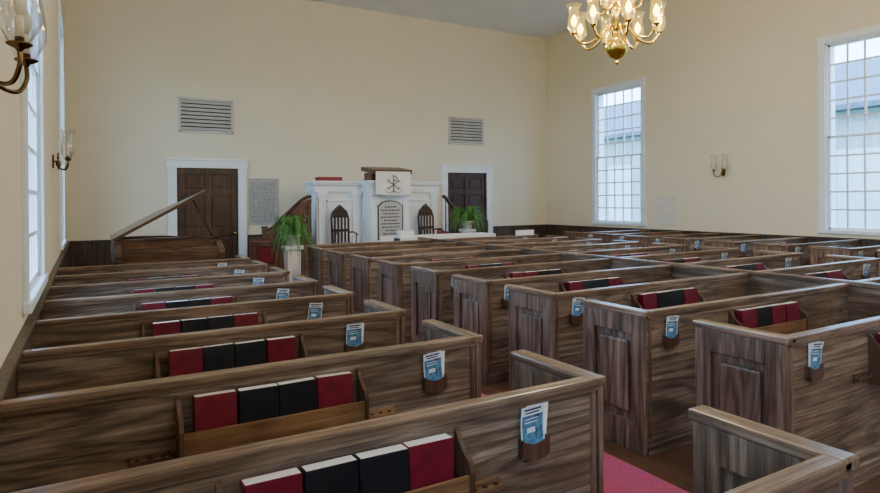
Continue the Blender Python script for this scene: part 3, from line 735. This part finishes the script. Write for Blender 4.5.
obj('pedal_lyre',mesh('pedal_lyre',lambda bm:(box(bm,0.62,0.65,0.3,0.34,0.15,0.78),box(bm,0.85,0.88,0.3,0.34,0.15,0.78),box(bm,0.58,0.92,0.26,0.38,0.08,0.16,0.01),box(bm,0.66,0.69,0.12,0.27,0.05,0.07,mi=1),box(bm,0.735,0.765,0.12,0.27,0.05,0.07,mi=1),box(bm,0.81,0.84,0.12,0.27,0.05,0.07,mi=1)),[M_piano,M_brass]),parent=pn)

# ------------------------------------------------------------------ lamps and added fill lights
def shade_prof(h,r): return [(0.026,0),(0.036,h*0.05),(r*1.2,h*0.22),(r*1.15,h*0.40),(r*0.92,h*0.66),(r*1.0,h*0.86),(r*1.45,h)]
shade_me=mesh('glass_shade',lambda bm:lathe(bm,shade_prof(0.34,0.054),seg=24,cap=False),M_shade)
shade_glow_me=mesh('glass_shade',lambda bm:lathe(bm,shade_prof(0.36,0.066),seg=24,cap=False),M_shade_glow)
CUP=[(0,-0.03),(0.012,-0.028),(0.018,-0.015),(0.03,-0.01),(0.045,0.0),(0.045,0.006),(0.018,0.01),(0.018,0.03)]
CUPS=[(0,-0.022),(0.009,-0.02),(0.014,-0.012),(0.024,-0.008),(0.038,0.0),(0.038,0.005),(0.014,0.008),(0.014,0.025)]
cup_me=mesh('candle_cup',lambda bm:lathe(bm,CUP,seg=16),M_brass)
cup_dme=mesh('candle_cup',lambda bm:lathe(bm,CUPS,seg=16),M_dbrass)
sleeve_me=mesh('candle_sleeve',lambda bm:lathe(bm,[(0.013,0.01),(0.013,0.09),(0.008,0.095)],seg=12),M_candle)
BU=[(0.010,0.085),(0.032,0.12),(0.040,0.16),(0.028,0.20),(0.002,0.24)]
BO=[(0.008,0.092),(0.016,0.12),(0.018,0.145),(0.010,0.175),(0.002,0.205)]
bulb_me=mesh('bulb',lambda bm:lathe(bm,BU,seg=12),M_bulb)
bulb_off=mesh('bulb_off',lambda bm:lathe(bm,BO,seg=12),M_candle)
def sconce(loc,ang):
    e=empty('wall_sconce',loc,'two-arm antique brass wall sconce with clear glass shades','wall lamp','brass wall sconces',rot=(0,0,ang))
    def bp(bm):
        prism(bm,[(0.04*math.cos(a)*1.0,0.08*math.sin(a)) for a in [i*math.pi/12 for i in range(24)]],'y',-0.02,0)
        lathe(bm,[(0,-0.10),(0.010,-0.09),(0.006,-0.07),(0.022,-0.05),(0.028,-0.02),(0.020,0.0),(0.009,0.02),(0.015,0.04),(0.009,0.07),(0.012,0.09),(0,0.11)],c=(0,-0.06,0),seg=14)
        tube(bm,[(0,0,0),(0,-0.06,0)],0.011,8)
    obj('backplate',mesh('backplate',bp,M_dbrass),parent=e)
    for s in (-1,1):
        am=mesh('arm',lambda bm:tube(bm,catmull([(0,-0.05,-0.02),(s*0.04,-0.08,-0.08),(s*0.10,-0.13,-0.09),(s*0.135,-0.155,-0.04),(s*0.13,-0.155,0.01)],5),0.008,8),M_dbrass)
        obj('arm',am,parent=e)
        q=(s*0.13,-0.155,0.03)
        for nm,me in (('candle_cup',cup_dme),('candle_sleeve',sleeve_me),('bulb',bulb_off),('glass_shade',shade_me)):
            obj(nm,me,parent=e,loc=q)
for y in (2.54,8.37):
    sconce((XL,y,2.19),math.radians(90))
for y in (2.52,8.22):
    sconce((XR,y,2.25),math.radians(-90))

ch=empty('chandelier',(5.77,5.5,0),'large brass chandelier with glowing candle bulbs in glass shades','chandelier')
CZ=3.38
def body(bm):
    lathe(bm,[(0,CZ),(0.02,CZ+0.01),(0.028,CZ+0.03),(0.015,CZ+0.05),(0.02,CZ+0.07),(0.07,CZ+0.09),(0.13,CZ+0.15),(0.15,CZ+0.22),(0.13,CZ+0.29),(0.07,CZ+0.34),(0.035,CZ+0.37),(0.03,CZ+0.42),(0.06,CZ+0.45),(0.06,CZ+0.48),(0.03,CZ+0.52),(0.025,CZ+0.62),(0.06,CZ+0.68),(0.075,CZ+0.75),(0.05,CZ+0.82),(0.025,CZ+0.88),(0.03,CZ+1.05),(0.055,CZ+1.12),(0.03,CZ+1.2),(0.012,CZ+1.25)],seg=28)
obj('body',mesh('body',body,M_brass),parent=ch)
obj('suspension_rod',mesh('suspension_rod',lambda bm:lathe(bm,[(0.012,CZ+1.2),(0.012,H-0.05),(0.08,H-0.05),(0.09,H)],seg=12),M_brass),parent=ch)
def tier(n,R,z0,zc,off):
    for i in range(n):
        a=2*math.pi*(i+off)/n; c,s=math.cos(a),math.sin(a)
        pr=[(0.03,z0),(R*0.35,z0-0.10),(R*0.62,z0-0.14),(R*0.88,z0-0.08),(R,z0+0.02),(R,zc)]
        if z0<CZ+0.6: pr=[(0.04,z0),(R*0.25,z0+0.02),(R*0.5,z0-0.14),(R*0.8,z0-0.19),(R*0.99,z0-0.08),(R,zc)]
        am=mesh('arm',lambda bm:tube(bm,[(p.x*c,p.x*s,p.z) for p in catmull([(x,0,z) for x,z in pr],5)],0.015,8),M_brass)
        obj('arm',am,parent=ch)
        q=(R*c,R*s,zc+0.02)
        for nm,me in (('candle_cup',cup_me),('candle_sleeve',sleeve_me),('bulb',bulb_me),('glass_shade',shade_glow_me)):
            obj(nm,me,parent=ch,loc=q)
tier(8,0.53,CZ+0.46,CZ+0.38,0.3)
tier(6,0.32,CZ+0.80,CZ+0.80,0.1)
def plight(loc,W,r,col=(1,0.80,0.52)):
    L=bpy.data.lights.new('lamp_or_fill_light','POINT'); L.energy=W; L.color=col; L.shadow_soft_size=r
    return obj('lamp_or_fill_light',L,loc=loc)
plight((5.77,5.5,CZ+1.7),260,0.15,(1,0.87,0.66))
for i in range(4):
    a=i*math.pi/2+0.4; plight((5.77+0.95*math.cos(a),5.5+0.95*math.sin(a),CZ+0.5),32,0.1)
for x,y,e_ in ((2.5,-1.2,120),(8.5,-1.2,90)):  # added soft fill lights behind the camera, no lamp hangs here
    plight((x,y,5.3),e_,0.7,(1.0,0.95,0.88))

# ------------------------------------------------------------------ world
w=bpy.data.worlds.new('World'); scene.world=w; w.use_nodes=True
nt=w.node_tree; bg=nt.nodes['Background']
tc=nt.nodes.new('ShaderNodeTexCoord'); sp=nt.nodes.new('ShaderNodeSeparateXYZ'); r=nt.nodes.new('ShaderNodeValToRGB')
nt.links.new(tc.outputs['Generated'],sp.inputs[0]); nt.links.new(sp.outputs['Z'],r.inputs['Fac'])
r.color_ramp.elements[0].color=(0.68,0.86,1.0,1); r.color_ramp.elements[1].color=(0.44,0.66,1.0,1); r.color_ramp.elements[1].position=0.8
nt.links.new(r.outputs['Color'],bg.inputs['Color']); bg.inputs['Strength'].default_value=17.0

# ------------------------------------------------------------------ camera
cam=bpy.data.cameras.new('Camera'); co=link(bpy.data.objects.new('Camera',cam)); scene.camera=co
cam.sensor_width=36; cam.lens=36*610/880; cam.clip_start=0.02; cam.clip_end=300
cam.shift_y=-46.2/880
yaw,roll=30.1,0.5
R=Matrix.Rotation(math.radians(-yaw),4,'Z')@Matrix.Rotation(math.radians(90),4,'X')@Matrix.Rotation(math.radians(-roll),4,'Z')
co.matrix_world=Matrix.Translation((0,0,1.7))@R
